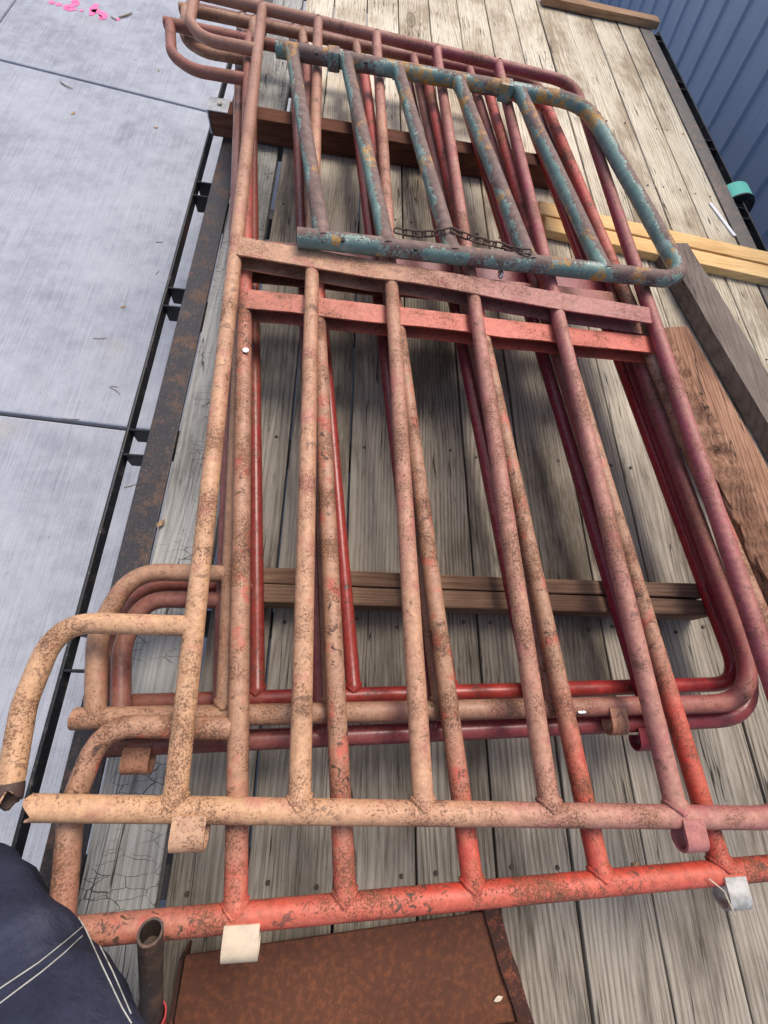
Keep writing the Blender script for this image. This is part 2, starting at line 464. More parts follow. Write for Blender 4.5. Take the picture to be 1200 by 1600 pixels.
def fillet(pts, rad, n=8):
    pts = [Vector(p) for p in pts]
    rads = rad if isinstance(rad, (list, tuple)) else [rad] * len(pts)
    out = [pts[0]]
    for i in range(1, len(pts) - 1):
        p, a, b = pts[i], pts[i - 1], pts[i + 1]
        da, db = (a - p), (b - p)
        la, lb = da.length, db.length
        da.normalize(); db.normalize()
        ang = da.angle(db)
        d = min(rads[i] / math.tan(ang / 2), la * .49, lb * .49)
        p0, p1 = p + da * d, p + db * d
        for k in range(n + 1):
            t = k / n
            out.append((p0 * (1 - t) + p * t) * (1 - t) + (p * (1 - t) + p1 * t) * t)
    out.append(pts[-1])
    return out

def tube(bm, pts, r, n=16, cap0='flat', cap1='flat', wall=.0035, sub=.09, dent=.012, rag=0.0, ell=None):
    """swept pipe; r may be a list; cap 'open' shows the pipe wall, 'ragged' a torn open end"""
    pts = [Vector(p) for p in pts]
    rr = r if isinstance(r, (list, tuple)) else [r] * len(pts)
    P, Q = [pts[0]], [rr[0]]
    for i in range(1, len(pts)):
        L = (pts[i] - pts[i - 1]).length
        k = max(1, int(L / sub))
        for j in range(1, k + 1):
            P.append(pts[i - 1].lerp(pts[i], j / k)); Q.append(rr[i - 1] + (rr[i] - rr[i - 1]) * j / k)
    t = (P[1] - P[0]).normalized()
    u = t.orthogonal().normalized()
    if abs(t.z) < .9:
        u = (Vector((0, 0, 1)) - t * t.z).normalized()
    rings = []
    for i, p in enumerate(P):
        t2 = (P[min(i + 1, len(P) - 1)] - P[max(i - 1, 0)]).normalized()
        u = (u - t2 * u.dot(t2)).normalized()
        w = t2.cross(u)
        ring = []
        for k in range(n):
            a = 2 * math.pi * k / n
            q = Q[i] * (1 + dent * noise.noise(p * 9 + Vector((math.cos(a), math.sin(a), 0)) * .6))
            off = Vector()
            if i == 0 and cap0 == 'ragged' or i == len(P) - 1 and cap1 == 'ragged':
                off = t2 * rag * (math.sin(a + 1.0) + .5 * math.sin(3 * a) + random.uniform(-.35, .35))
            ring.append(bm.verts.new(p + (u * math.cos(a) + w * math.sin(a)) * q + off))
        rings.append(ring)
    for i in range(len(rings) - 1):
        for k in range(n):
            j = (k + 1) % n
            bm.faces.new((rings[i][k], rings[i][j], rings[i + 1][j], rings[i + 1][k]))
    for end, cap in ((0, cap0), (-1, cap1)):
        ring = rings[end]
        p = P[end]
        d = (P[1] - P[0]).normalized() if end == 0 else (P[-2] - P[-1]).normalized()
        q = Q[end]
        if cap == 'flat':
            bm.faces.new(ring)
        elif cap in ('open', 'ragged'):
            k_in = (q - wall) / q
            a = [bm.verts.new(p + (v.co - p) * k_in) for v in ring]
            b = [bm.verts.new(v.co + d * q * 3.0) for v in a]
            for k in range(n):
                j = (k + 1) % n
                bm.faces.new((ring[k], ring[j], a[j], a[k]))
                bm.faces.new((a[k], a[j], b[j], b[k]))
            bm.faces.new(b)

def weld_bar(bm, a, b, r, rail_r, w0=True, w1=True):
    """straight pipe between two rail centre lines with lumpy weld collars at its ends"""
    a, b = Vector(a), Vector(b)
    d = (b - a).normalized()
    L = (b - a).length
    st = [(0, r * 1.0)]
    if w0:
        st += [(rail_r * .80, r * 1.13), (rail_r * 1.04, r * 1.08), (rail_r * 1.22, r)]
    if w1:
        st += [(L - rail_r * 1.22, r), (L - rail_r * 1.04, r * 1.08), (L - rail_r * .80, r * 1.13)]
    st += [(L, r)]
    tube(bm, [a + d * s for s, _ in st], [q for _, q in st], dent=.03)

def weld_bead(parent, a, b, r0, r1, rad, mat):
    """lumpy fillet where a bar meets its rail"""
    a, b = Vector(a), Vector(b)
    d = (b - a).normalized()
    e = (Vector(r1) - Vector(r0)).normalized()
    u = (e - d * e.dot(d)).normalized()
    w = d.cross(u)
    bm = bmesh.new()
    pts, rr = [], []
    n_ = 30
    for k in range(n_ + 1):
        t = 2 * math.pi * k / n_
        q = rad * 1.02
        y = math.sqrt(max(0.0, rad ** 2 - (q * math.sin(t)) ** 2 * .96))
        pts.append(a + u * q * math.cos(t) + w * q * math.sin(t) + d * (y + .0015))
        rr.append(.0030 + .0016 * noise.noise(pts[-1] * 160) + .0007 * math.sin(k * 2.1))
    tube(bm, pts, rr, n=6, sub=1, dent=0)
    build('weld_bead', bm, mat, parent, smooth=True)

def channel(bm, a, b, w, h, th, jit=0.0, seg=10):
    """C channel along a->b lying with its mouth towards -y: upper flange, web on the far side, lower flange"""
    a, b = Vector(a), Vector(b)
    t = (b - a).normalized()
    back = Vector((0, 0, 1)).cross(t).normalized()
    if back.y < 0:
        back = -back
    up = Vector((0, 0, 1))
    prof = [(-w / 2, h / 2 - th), (-w / 2, h / 2), (w / 2, h / 2), (w / 2, -h / 2), (-w / 2, -h / 2), (-w / 2, -h / 2 + th), (w / 2 - th, -h / 2 + th), (w / 2 - th, h / 2 - th)]
    prof[0] = (-w / 2, h / 2 - th - .004)
    prof[1] = (-w / 2, h / 2 - .004)
    rings = []
    for k in range(seg + 1):
        c = a.lerp(b, k / seg)
        wob = noise.noise(c * 5) * jit
        rings.append([bm.verts.new(c + back * (p[0] + (wob if p[0] < 0 else 0)) + up * (p[1] + wob * .5)) for p in prof])
    m = len(prof)
    for k in range(seg):
        for i in range(m):
            j = (i + 1) % m
            bm.faces.new((rings[k][i], rings[k][j], rings[k + 1][j], rings[k + 1][i]))
    bm.faces.new(rings[0]); bm.faces.new(rings[-1][::-1])

def hook(parent, c, mat, w=.052, r=.0197, out=(0, -1, 0), reach=.030, curl=.021, label=None, full=210):
    """connector strap welded on a rail: flat tongue that leaves the rail and curls down under itself"""
    bm = bmesh.new()
    c = Vector(c); o_ = Vector(out).normalized(); s = Vector((0, 0, 1)).cross(o_).normalized()
    z = r + .0035
    prof = [(r * .15, z - .001), (r + reach * .5, z)]
    cx = r + reach * .5 + .008
    for k in range(0, 11):
        a = R(90 - full * k / 10)
        prof.append((cx + curl * math.cos(a), z - curl + curl * math.sin(a)))
    th = .0042
    pts = [Vector((p[0], p[1])) for p in prof]
    inner = []
    for i, p in enumerate(pts):
        d = (pts[min(i + 1, len(pts) - 1)] - pts[max(i - 1, 0)]).normalized()
        inner.append(p + Vector((d.y, -d.x)) * th)
    loops = []
    for side in (-1, 1):
        loops.append(([bm.verts.new(c + o_ * p.x + Vector((0, 0, p.y)) + s * side * w / 2) for p in pts],
                      [bm.verts.new(c + o_ * p.x + Vector((0, 0, p.y)) + s * side * w / 2) for p in inner]))
    (oa, ia), (ob, ib) = loops
    for i in range(len(pts) - 1):
        bm.faces.new((oa[i], oa[i + 1], ob[i + 1], ob[i]))
        bm.faces.new((ia[i], ib[i], ib[i + 1], ia[i + 1]))
        bm.faces.new((oa[i], ia[i], ia[i + 1], oa[i + 1]))
        bm.faces.new((ob[i], ob[i + 1], ib[i + 1], ib[i]))
    for i in (0, len(pts) - 1):
        bm.faces.new((oa[i], ob[i], ib[i], ia[i]))
    o = build('hook_strap', bm, mat, parent, smooth=True)
    if label: o['label'] = label
    return o

# ---------------------------------------------------------------- ground
GZ = -.76
bm = bmesh.new()
vv = [bm.verts.new(p) for p in ((-150, -150, GZ - .03), (150, -150, GZ - .03), (150, 150, GZ - .03), (-150, 150, GZ - .03))]
bm.faces.new(vv)
ground = tag(build('ground', bm, M['soil'], loc=(0, 0, GZ - .03)), kind='structure')
jy = [-7.6, -4.7, -1.75, 1.14, 3.72, 6.6, 9.6, 12.5]
jx = [-11.4, -8.5, -5.55, -2.63, .30, 3.2, 6.1, 9.0]
for i in range(len(jy) - 1):
    for k in range(len(jx) - 1):
        bm = bmesh.new()
        g = .009
        def sy(x, y):
            s_ = -.057 if y < 2 else -.144
            return y + s_ * (x + .62 if y < 2 else x + .0)
        x0, x1 = jx[k] + g, jx[k + 1] - g
        top = [(x0, sy(x0, jy[i]) + g), (x1, sy(x1, jy[i]) + g), (x1, sy(x1, jy[i + 1]) - g), (x0, sy(x0, jy[i + 1]) - g)]
        prism(bm, top, GZ - .10, GZ)
        s = build('slab', bm, M['concrete'], ground, bevel=.010)

# ---------------------------------------------------------------- trailer
trailer = empty('flatbed_trailer', (.70, 1.4, GZ), 'flatbed trailer with weathered plank deck and rusty steel side rails', 'trailer')
XL, XR = -.458, 1.868
Y0, Y1 = -2.2, 4.17
seams = [-.305, -.288, -.133, .052, .233, .418, .600, .786, .968, 1.150, 1.336, 1.522, 1.706, XR - .004]
def plank(x0, x1, mat):
    bm = bmesh.new()
    n = 8
    dz = random.uniform(-.003, .001)
    rings = []
    for k in range(n + 1):
        y = Y0 + (Y1 - Y0) * k / n
        w = random.uniform(-.0012, .0012)
        z = dz + random.uniform(-.0008, .0008)
        rings.append([bm.verts.new(p) for p in ((x0 + w, y, -.04), (x1 + w, y, -.04), (x1 + w, y, z), (x0 + w, y, z))])
    for k in range(n):
        for i in range(4):
            j = (i + 1) % 4
            bm.faces.new((rings[k][i], rings[k][j], rings[k + 1][j], rings[k + 1][i]))
    bm.faces.new(rings[0]); bm.faces.new(rings[-1])
    return build('plank', bm, mat, trailer, bevel=.0035)
plank(XL + .003, -.306, M['deck_old'])
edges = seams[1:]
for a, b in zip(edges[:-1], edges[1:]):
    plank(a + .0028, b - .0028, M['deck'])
# deck screws, two per plank over the crossmembers
bm = bmesh.new()
bmesh.ops.create_cone(bm, cap_ends=True, segments=8, radius1=.0052, radius2=.0046, depth=.003)
sm = bpy.data.meshes.new('screw'); bm.to_mesh(sm); bm.free(); sm.materials.append(M['oldpipe'])
for row in range(10):
    yy = Y0 + .2 + row * .54
    for a, b in zip(edges[:-1], edges[1:]):
        for fr_ in (.22, .78):
            if random.random() < .12: continue
            so = bpy.data.objects.new('screw', sm); COL.objects.link(so); so.parent = trailer
            so.location = Vector((a + (b - a) * fr_ + random.uniform(-.008, .008), yy + random.uniform(-.012, .012), .0008)) - trailer.location
# side angle irons (flat top flange)
for x0, x1 in ((XL - .078, XL), (XR, XR + .088)):
    bm = bmesh.new()
    box(bm, x0, x1, Y0, Y1, -.006, .004)
    o_x = x0 if x0 < 0 else x1
    box(bm, (o_x if x0 < 0 else o_x - .008), (o_x + .008 if x0 < 0 else o_x), Y0, Y1, -.16, -.0065)
    build('side_rail', bm, M['steel_deck'] if x0 < 0 else M['steel_right'], trailer, bevel=.003)
# rub rails and stake pockets
for side, xo, xi in ((-1, -.612, XL - .078), (1, 2.052, XR + .088)):
    bm = bmesh.new()
    box(bm, xo if side < 0 else xo - .009, xo + .009 if side < 0 else xo, Y0, Y1, -.058, -.018)
    build('rub_rail', bm, M['rub'], trailer, bevel=.003)
    ys = [2.43, 1.84, 1.25, .667, .08, -.51, -1.1, -1.7] if side < 0 else [4.06, 3.47, 2.85, 2.26, 1.67, 1.08, .49, -.1]
    for yc in ys:
        for q in (-1, 1):
            bm = bmesh.new()
            y = yc + q * .042
            box(bm, min(xo, xi) + .0095 * (side < 0), max(xo, xi) - .0095 * (side > 0), y - .0035, y + .0035, -.085, -.019)
            build('stake_pocket_plate', bm, M['black'], trailer, bevel=.002)
# under structure
for x in (.15, 1.25):
    bm = bmesh.new()
    box(bm, x - .05, x + .05, Y0, Y1, -.40, -.14)
    build('main_beam', bm, M['frame'], trailer, bevel=.006)
for k in range(12):
    y = Y0 + .2 + k * .54
    bm = bmesh.new()
    box(bm, XL - .068, XR + .078, y - .03, y + .03, -.13, -.041)
    build('crossmember', bm, M['frame'], trailer)
bm = bmesh.new(); box(bm, -.578, -.538, 1.66, 1.76, -.16, -.11)
build('marker_light', bm, M['amber'], trailer, bevel=.006)
for x in (-.32, 1.72):
    for y in (-1.6, -.75):
        bm = bmesh.new()
        prof = [(.36, -.06), (.375, -.10), (.375, .10), (.36, .06)]
        bmesh.ops.create_cone(bm, cap_ends=True, segments=32, radius1=.33, radius2=.33, depth=.22, matrix=Matrix.Translation((x + (.42 if x < 0 else -.42), y, GZ + .335)) @ Matrix.Rotation(R(90), 4, 'Y'))
        w = build('wheel', bm, M['blackstrap'], trailer, bevel=.03)
        bm = bmesh.new()
        bmesh.ops.create_cone(bm, cap_ends=True, segments=24, radius1=.19, radius2=.16, depth=.235, matrix=Matrix.Translation((x + (.42 if x < 0 else -.42), y, GZ + .335)) @ Matrix.Rotation(R(90), 4, 'Y'))
        build('rim', bm, M['galv'], w)

# ---------------------------------------------------------------- blue building
bld = empty('metal_building', (2.72, 4.0, GZ), 'blue ribbed sheet metal building wall beside the trailer', 'building')
WX = 2.65
LX, LY = -.13, .09
def wall_sheet(ya, yb, ribs):
    """one sheet with trapezoid ribs; profile along y, extruded up the leaning wall"""
    prof = [(ya, 0.0)]
    for rc in ribs:
        for d, h in ((-.022, 0), (-.010, .022), (.010, .022), (.022, 0)):
            if ya < rc + d < yb:
                prof.append((rc + d, h))
    prof.append((yb, 0.0))
    bm = bmesh.new()
    cols = []
    for z in (GZ, 1.45):
        cols.append(([bm.verts.new((WX - h + LX * z, y + LY * z, z)) for y, h in prof], [bm.verts.new((WX - h + .004 + LX * z, y + LY * z, z)) for y, h in prof]))
    for i in range(len(prof) - 1):
        bm.faces.new((cols[0][0][i], cols[0][0][i + 1], cols[1][0][i + 1], cols[1][0][i]))
        bm.faces.new((cols[0][1][i], cols[1][1][i], cols[1][1][i + 1], cols[0][1][i + 1]))
    for i in (0, len(prof) - 1):
        bm.faces.new((cols[0][0][i], cols[1][0][i], cols[1][1][i], cols[0][1][i]))
    return build('wall_sheet', bm, M['blue'], bld)
RP = .305
yb = -1.05
for k in range(10):
    ya = yb + k * RP * 3
    wall_sheet(ya, ya + RP * 3 - .002, [ya + RP * .5, ya + RP * 1.5, ya + RP * 2.5])
bm = bmesh.new()
prism(bm, [(WX + .01 - LX * .0 + .10, yb), (WX + 4.5, yb), (WX + 4.5, yb + 9.1), (WX + .11, yb + 9.1)], GZ, GZ + .3)
build('base', bm, M['concrete'], bld)

# ---------------------------------------------------------------- corral panels
PR = .0197
def panel(key, label, z_note, mats, rail0, rail1, bars, corner0, corner1, feet, brace=None, rad=PR, fil=.13, brace_mat=None, broken=False):
    root = empty('corral_panel', Vector(rail0), label, 'corral panel', 'old pipe corral panels stacked on the trailer')
    bm = bmesh.new()
    path = fillet([rail0, corner0, corner1, rail1], [0, fil, fil, 0], 9)
    tube(bm, path, rad, cap0='ragged' if broken else 'open', cap1='open', rag=.008 if broken else 0)
    build('frame_pipe', bm, mats, root, smooth=True)
    for a, b in bars:
        bm = bmesh.new()
        weld_bar(bm, a, b, rad * .98, rad)
        bo = build('bar', bm, mats, root, smooth=True)
        weld_bead(bo, a, b, rail0, corner0, rad, mats)
        weld_bead(bo, b, a, rail1, corner1, rad, mats)
    for pts, fr, c0, c1 in feet:
        bm = bmesh.new()
        tube(bm, fillet(pts, fr, 8), rad * .97, cap0=c0, cap1=c1, rag=.02)
        build('foot_loop', bm, mats, root, smooth=True)
    if brace:
        bm = bmesh.new()
        channel(bm, brace[0], brace[1], brace[2], .050, .0045, jit=.006)
        build('brace', bm, brace_mat or mats, root)
    return root

ZE, ZD, ZC, ZB, ZA = .109, .150, .193, .236, .279
# lowest panel: dark red, thinner pipe
panel('E', 'dark red thin-pipe corral panel at the bottom of the stack', 0, M['E'],
      (-0.3896, -0.0281, 0.1090), (-0.6465, 2.7262, 0.1090),
      [((-0.1344, -0.0156, 0.1090), (-0.4641, 2.6935, 0.1090)), ((0.0760, -0.0088, 0.1090), (-0.2495, 2.6774, 0.1090)), ((0.2998, -0.0043, 0.1090), (-0.0274, 2.6619, 0.1090)), ((0.5381, 0.0004, 0.1090), (0.2333, 2.6521, 0.1090)), ((0.7925, 0.0070, 0.1090), (0.4921, 2.6387, 0.1090))],
      (1.0670, 0.0155, 0.1090), (0.8001, 2.6496, 0.1090),
      [([(-0.1673, 0.2223, 0.1090), (-0.4160, 0.2230, 0.1090), (-0.4599, 0.0970, 0.1090), (-0.4314, -0.0256, 0.1090)], .12, 'flat', 'flat')], rad=.0175, fil=.075)
pD = panel('D', 'maroon corral panel second from the bottom of the stack', 0, M['D'],
      (-0.4007, -0.1038, 0.1500), (-0.7276, 2.7835, 0.1500),
      [((-0.1905, -0.0996, 0.1500), (-0.5156, 2.7776, 0.1500)), ((0.0121, -0.0937, 0.1500), (-0.2860, 2.7647, 0.1500)), ((0.2423, -0.0875, 0.1500), (-0.0444, 2.7420, 0.1500)), ((0.4893, -0.0821, 0.1500), (0.2208, 2.7256, 0.1500)), ((0.7629, -0.0764, 0.1500), (0.4839, 2.7053, 0.1500))],
      (1.0610, -0.0592, 0.1500), (0.8197, 2.6954, 0.1500),
      [([(-0.2241, 0.1825, 0.1500), (-0.3927, 0.1804, 0.1500), (-0.4164, 0.0807, 0.1500), (-0.3774, -0.1041, 0.1500)], .13, 'flat', 'flat'),
       ([(-0.4750, 2.4374, 0.1500), (-0.6475, 2.4568, 0.1500), (-0.7221, 2.5950, 0.1500), (-0.7396, 2.7903, 0.1500)], .12, 'flat', 'flat')],
      brace=((-0.2967, 1.2868, 0.1500), (0.9684, 1.3445, 0.1500), .075))
pC = panel('C', 'brownish tan corral panel in the middle of the stack', 0, M['C'],
      (-0.4535, -0.0531, 0.1930), (-0.7409, 2.6388, 0.1930),
      [((-0.1818, -0.0398, 0.1930), (-0.4412, 2.6457, 0.1930)), ((0.0280, -0.0380, 0.1930), (-0.2322, 2.6398, 0.1930)), ((0.2544, -0.0362, 0.1930), (-0.0006, 2.6346, 0.1930)), ((0.5041, -0.0342, 0.1930), (0.2551, 2.6190, 0.1930)), ((0.7727, -0.0308, 0.1930), (0.5123, 2.6064, 0.1930))],
      (1.0234, -0.0271, 0.1930), (0.8474, 2.5843, 0.1930),
      [([(-0.2158, 0.2321, 0.1930), (-0.4134, 0.2302, 0.1930), (-0.4496, 0.1011, 0.1930), (-0.4164, -0.0500, 0.1930)], .14, 'flat', 'flat'),
       ([(-0.4302, 2.3365, 0.1930), (-0.5968, 2.3298, 0.1930), (-0.6813, 2.3985, 0.1930), (-0.7176, 2.6374, 0.1930)], .13, 'flat', 'flat')],
      brace=((-0.3031, 1.1721, 0.1930), (0.9508, 1.2121, 0.1930), .06))
pB = panel('B', 'red-railed corral panel with tan bars, second from the top of the stack', 0, M['B'],
      (-0.3873, -0.3489, 0.2360), (-0.7404, 2.3850, 0.2360),
      [((-0.1152, -0.3411, 0.2360), (-0.4245, 2.4041, 0.2360)), ((0.0625, -0.3349, 0.2360), (-0.1969, 2.3944, 0.2360)), ((0.2858, -0.3279, 0.2360), (0.0321, 2.3825, 0.2360)), ((0.5287, -0.3222, 0.2360), (0.2975, 2.3655, 0.2360)), ((0.7770, -0.3172, 0.2360), (0.5600, 2.3493, 0.2360))],
      (1.0953, -0.3116, 0.2360), (0.8129, 2.3320, 0.2360),
      [([(-0.1578, -0.0692, 0.2360), (-0.3826, -0.0613, 0.2360), (-0.4016, -0.1834, 0.2360), (-0.3739, -0.3481, 0.2360)], .17, 'flat', 'flat'),
       ([(-0.4009, 2.0927, 0.2360), (-0.5890, 2.0898, 0.2360), (-0.6753, 2.1720, 0.2360), (-0.7189, 2.3836, 0.2360)], .13, 'flat', 'flat')],
      brace=((-0.2548, 0.9801, 0.2360), (0.9531, 0.9758, 0.2360), .062), brace_mat=M['Bbrace'])
pA = panel('A', 'faded tan and rose corral panel lying topmost of its stack, lower left loop broken', 0, M['A'],
      (-0.4452, -0.1748, 0.2790), (-0.6843, 2.5530, 0.2790),
      [((-0.2256, -0.1834, 0.2790), (-0.3806, 2.5283, 0.2790)), ((-0.0230, -0.1898, 0.2790), (-0.1576, 2.5085, 0.2790)), ((0.1912, -0.1966, 0.2790), (0.0815, 2.4871, 0.2790)), ((0.4251, -0.2050, 0.2790), (0.3347, 2.4629, 0.2790)), ((0.6756, -0.2150, 0.2790), (0.6010, 2.4457, 0.2790))],
      (0.9743, -0.2307, 0.2790), (0.9407, 2.4140, 0.2790),
      [([(-0.2465, 0.1092, 0.2790), (-0.4811, 0.1111, 0.2790), (-0.4961, -0.0254, 0.2790), (-0.4775, -0.1506, 0.2850)], .17, 'flat', 'ragged'),
       ([(-0.3613, 2.2022, 0.2790), (-0.5569, 2.2075, 0.2790), (-0.6240, 2.3113, 0.2790), (-0.6403, 2.5508, 0.2790)], .14, 'flat', 'flat')],
      brace=((-0.2902, 1.1251, 0.2790), (0.9295, 1.0465, 0.2790), .062), broken=True)
bm = bmesh.new()
te, td = Vector((-0.4775, -0.1506, 0.2850)), Vector((-0.4792, -0.1402, 0.2845))
tube(bm, [te + (te - td).normalized() * .014, te + (td - te) * .12, td], [PR * 1.01, PR * 1.012, PR * .975], cap0='ragged', cap1='flat', rag=.009, sub=.008, dent=.10, n=22)
build('torn_end', bm, M['chain'], pA, smooth=True)['label'] = 'dark rusted torn pipe end'
hook(pA, (-0.1943, -0.1851, 0.2790), M['hook_tan'], reach=.014)
hook(pA, (0.6885, -0.2163, 0.2790), M['hook_rose'], reach=.016, w=.042)
hook(pA, (-0.5746, 2.5035, 0.2790), M['hook_rose'], out=(0, 1, 0), reach=.02)
hook(pB, (-0.1011, -0.3410, 0.2360), M['hook_cream'], reach=.012, w=.055, label='clean cream-painted hook strap')
hook(pB, (0.7824, -0.3174, 0.2360), M['silver'], reach=.018, w=.044, label='bare silver hook strap')
hook(pC, (0.6396, -0.0332, 0.1930), M['hook_rust'], reach=.018, w=.038)
hook(pD, (-0.3383, -0.1013, 0.1500), M['hook_rust'], reach=.004, w=.05)
hook(pD, (0.7340, -0.0762, 0.1500), M['D'], reach=.004, w=.05)
hook(pC, (0.6260, 2.5910, 0.1930), M['hook_rust'], out=(0, 1, 0), reach=.03, w=.16)
# round sticker on the red-railed panel's first bar
bm = bmesh.new()
sc = Vector((-0.2359, 0.7998, 0.2590))
bmesh.ops.create_cone(bm, cap_ends=True, segments=20, radius1=.008, radius2=.0076, depth=.002, matrix=Matrix.Translation(sc))
build('sticker', bm, M['white'], pB)

# ---------------------------------------------------------------- teal gate
ZF = .326
gate = empty('pipe_gate', Vector((-0.1298, 1.1482, 0.3260)), 'small pipe gate with flaking teal and orange paint on top of the panels', 'gate')
FR = .0250
bm = bmesh.new()
tube(bm, fillet([(-0.1300, 1.1508, 0.3260), (1.0701, 1.1866, 0.3260), (0.9112, 2.1452, 0.3260), (-0.2833, 2.1188, 0.3260)], [0, .085, .155, 0], 16), FR, cap0='open', cap1='open', n=20)
build('frame_pipe', bm, M['G'], gate, smooth=True)
for a, b in (((-0.0597, 1.1461, 0.3300), (-0.2265, 2.1158, 0.3300)), ((0.1212, 1.1501, 0.3300), (-0.0316, 2.1156, 0.3300)), ((0.3118, 1.1573, 0.3300), (0.1601, 2.1165, 0.3300)), ((0.5487, 1.1637, 0.3300), (0.3903, 2.1195, 0.3300)), ((0.7858, 1.1710, 0.3300), (0.6343, 2.1196, 0.3300))):
    bm = bmesh.new()
    weld_bar(bm, a, b, FR * .93, FR)
    build('bar', bm, M['Gbar'], gate, smooth=True)
for p, q in (((-0.0989, 2.1195, 0.3260), (-0.0549, 2.1220, 0.3260)), ((0.5520, 2.1290, 0.3260), (0.6034, 2.1279, 0.3260))):
    bm = bmesh.new()
    beam(bm, p, q, FR * 2.25, FR * 2.25)
    build('clamp_collar', bm, M['G'], gate, bevel=.006)
for p in ((-0.0055, 1.1441, 0.3445), (0.1974, 1.1475, 0.3445), (-0.1363, 2.0928, 0.3445), (0.0401, 2.0950, 0.3445)):
    bm = bmesh.new()
    p = Vector(p) + Vector((0, -.010, .004))
    bmesh.ops.create_cone(bm, cap_ends=True, segments=14, radius1=.0052, radius2=.0052, depth=.008, matrix=Matrix.Translation(p) @ Matrix.Rotation(R(22), 4, 'X'))
    build('bolt_hole', bm, M['blackstrap'], gate)

# chain lying along the gate's lower rail
cpts = [Vector(p) for p in ((0.1436, 1.2287, 0.3310), (0.1886, 1.2226, 0.3320), (0.2372, 1.2240, 0.3360), (0.2747, 1.2167, 0.3520), (0.3034, 1.2233, 0.3590), (0.3358, 1.2181, 0.3520), (0.3790, 1.2246, 0.3400), (0.4230, 1.2209, 0.3370), (0.4635, 1.2108, 0.3420), (0.4940, 1.1783, 0.3540), (0.5340, 1.1751, 0.3600))]
chain = empty('chain', cpts[0], 'rusty chain lying along the lower rail of the teal gate', 'chain')
seg = []
tot = sum((cpts[i + 1] - cpts[i]).length for i in range(len(cpts) - 1))
def at(s):
    for i in range(len(cpts) - 1):
        L = (cpts[i + 1] - cpts[i]).length
        if s <= L:
            return cpts[i].lerp(cpts[i + 1], s / L)
        s -= L
    return cpts[-1]
NL = 15
for k in range(NL):
    s0, s1 = tot * k / NL, tot * (k + 1) / NL
    a, b = at(s0), at(s1)
    t = (b - a).normalized(); ext = .0045
    a = a - t * ext; b = b + t * ext
    side = t.cross(Vector((0, 0, 1))).normalized()
    roll = R(20 + random.uniform(-12, 12)) if k % 2 == 0 else R(72 + random.uniform(-15, 15))
    side = Matrix.Rotation(roll, 3, t) @ side
    hw = .0075
    ring = []
    for q in range(16):
        an = 2 * math.pi * q / 16
        mid = (a + b) / 2
        hl = (b - a).length / 2 - hw
        ring.append(mid + side * hw * math.sin(an) + t * (hw * math.cos(an) + hl * (1 if math.cos(an) > 0 else -1)))
    bm = bmesh.new()
    rr = .0027
    rings = []
    nrm = t.cross(side).normalized()
    for q in range(16):
        c = ring[q]
        o_ = (c - (a + b) / 2)
        tt = (ring[(q + 1) % 16] - ring[q - 1]).normalized()
        o2 = tt.cross(nrm).normalized()
        rings.append([bm.verts.new(c + o2 * rr * math.cos(w) + nrm * rr * math.sin(w)) for w in (0, R(60), R(120), R(180), R(240), R(300))])
    for q in range(16):
        for w in range(6):
            bm.faces.new((rings[q][w], rings[q][(w + 1) % 6], rings[(q + 1) % 16][(w + 1) % 6], rings[(q + 1) % 16][w]))
    build('link', bm, M['chain'], chain, smooth=True)

def scrap(loc, s, label):
    bm = bmesh.new()
    bmesh.ops.create_icosphere(bm, subdivisions=3, radius=1)
    for v in bm.verts:
        k = 1 + .35 * noise.noise(v.co * 2.7 + Vector(loc) * 9) + .18 * noise.noise(v.co * 7)
        v.co = Vector((v.co.x * s[0], v.co.y * s[1], v.co.z * s[2])) * k + Vector(loc)
    o = build('foil_scrap', bm, M['foil'], loc=loc)
    tag(o, label, 'scrap', 'crumpled foil scraps caught among the panels')
scrap((0.4682, 1.1506, 0.2950), (.008, .016, .010), 'crumpled silver foil scrap standing on the top panel brace')
scrap((0.9068, 1.4623, 0.0850), (.016, .020, .012), 'silver foil scrap on the deck below the teal gate corner')
scrap((0.5571, -0.0448, 0.2130), (.009, .003, .002), 'small silver foil scrap on the brown panel rail beside its hook')

# ---------------------------------------------------------------- timbers
def timber(name, bm, mat, label, cat='timber', bevel=.004, group=None, loc=None):
    return tag(build(name, bm, mat, bevel=bevel, loc=loc), label, cat, group)
bm = bmesh.new(); box(bm, -.575, 1.02, 2.155, 2.245, .002, .090)
t = timber('support_timber', bm, M['redwood'], 'dark red-brown timber under the far ends of the panels, metal-capped at left')
bm = bmesh.new()
box(bm, -.578, -.500, 2.1525, 2.2475, .0905, .0945)
box(bm, -.5825, -.5755, 2.1525, 2.2475, .010, .0945)
br = build('end_bracket', bm, M['galv'], t, bevel=.002)
bm = bmesh.new()
bmesh.ops.create_cone(bm, cap_ends=True, segments=6, radius1=.010, radius2=.010, depth=.008, matrix=Matrix.Translation((-.535, 2.198, .0985)))
build('bolt', bm, M['silver'], br)
bm = bmesh.new(); beam(bm, (-.30, .258, .0462), (1.052, .258, .0462), .0395, .088, seg=6, jit=.0015)
timber('support_board', bm, M['brownwood'], 'weathered board on edge under the near ends of the panels, far one of the pair', 'board', group='pair of support boards')
bm = bmesh.new(); beam(bm, (-.30, .2145, .0457), (1.075, .2115, .0457), .044, .088, seg=6, jit=.0015)
timber('support_board', bm, M['brownwood'], 'weathered board on edge under the near ends of the panels, near one of the pair', 'board', group='pair of support boards')
bm = bmesh.new(); beam(bm, (.835, 1.952, .0205), (2.36, 1.792, .0205), .089, .038)
timber('pine_board', bm, M['yellow'], 'fresh yellow pine board lying across the deck, far one of the pair', 'board', .003, 'two pine boards')
bm = bmesh.new(); beam(bm, (.850, 1.852, .0195), (2.36, 1.690, .0195), .089, .036)
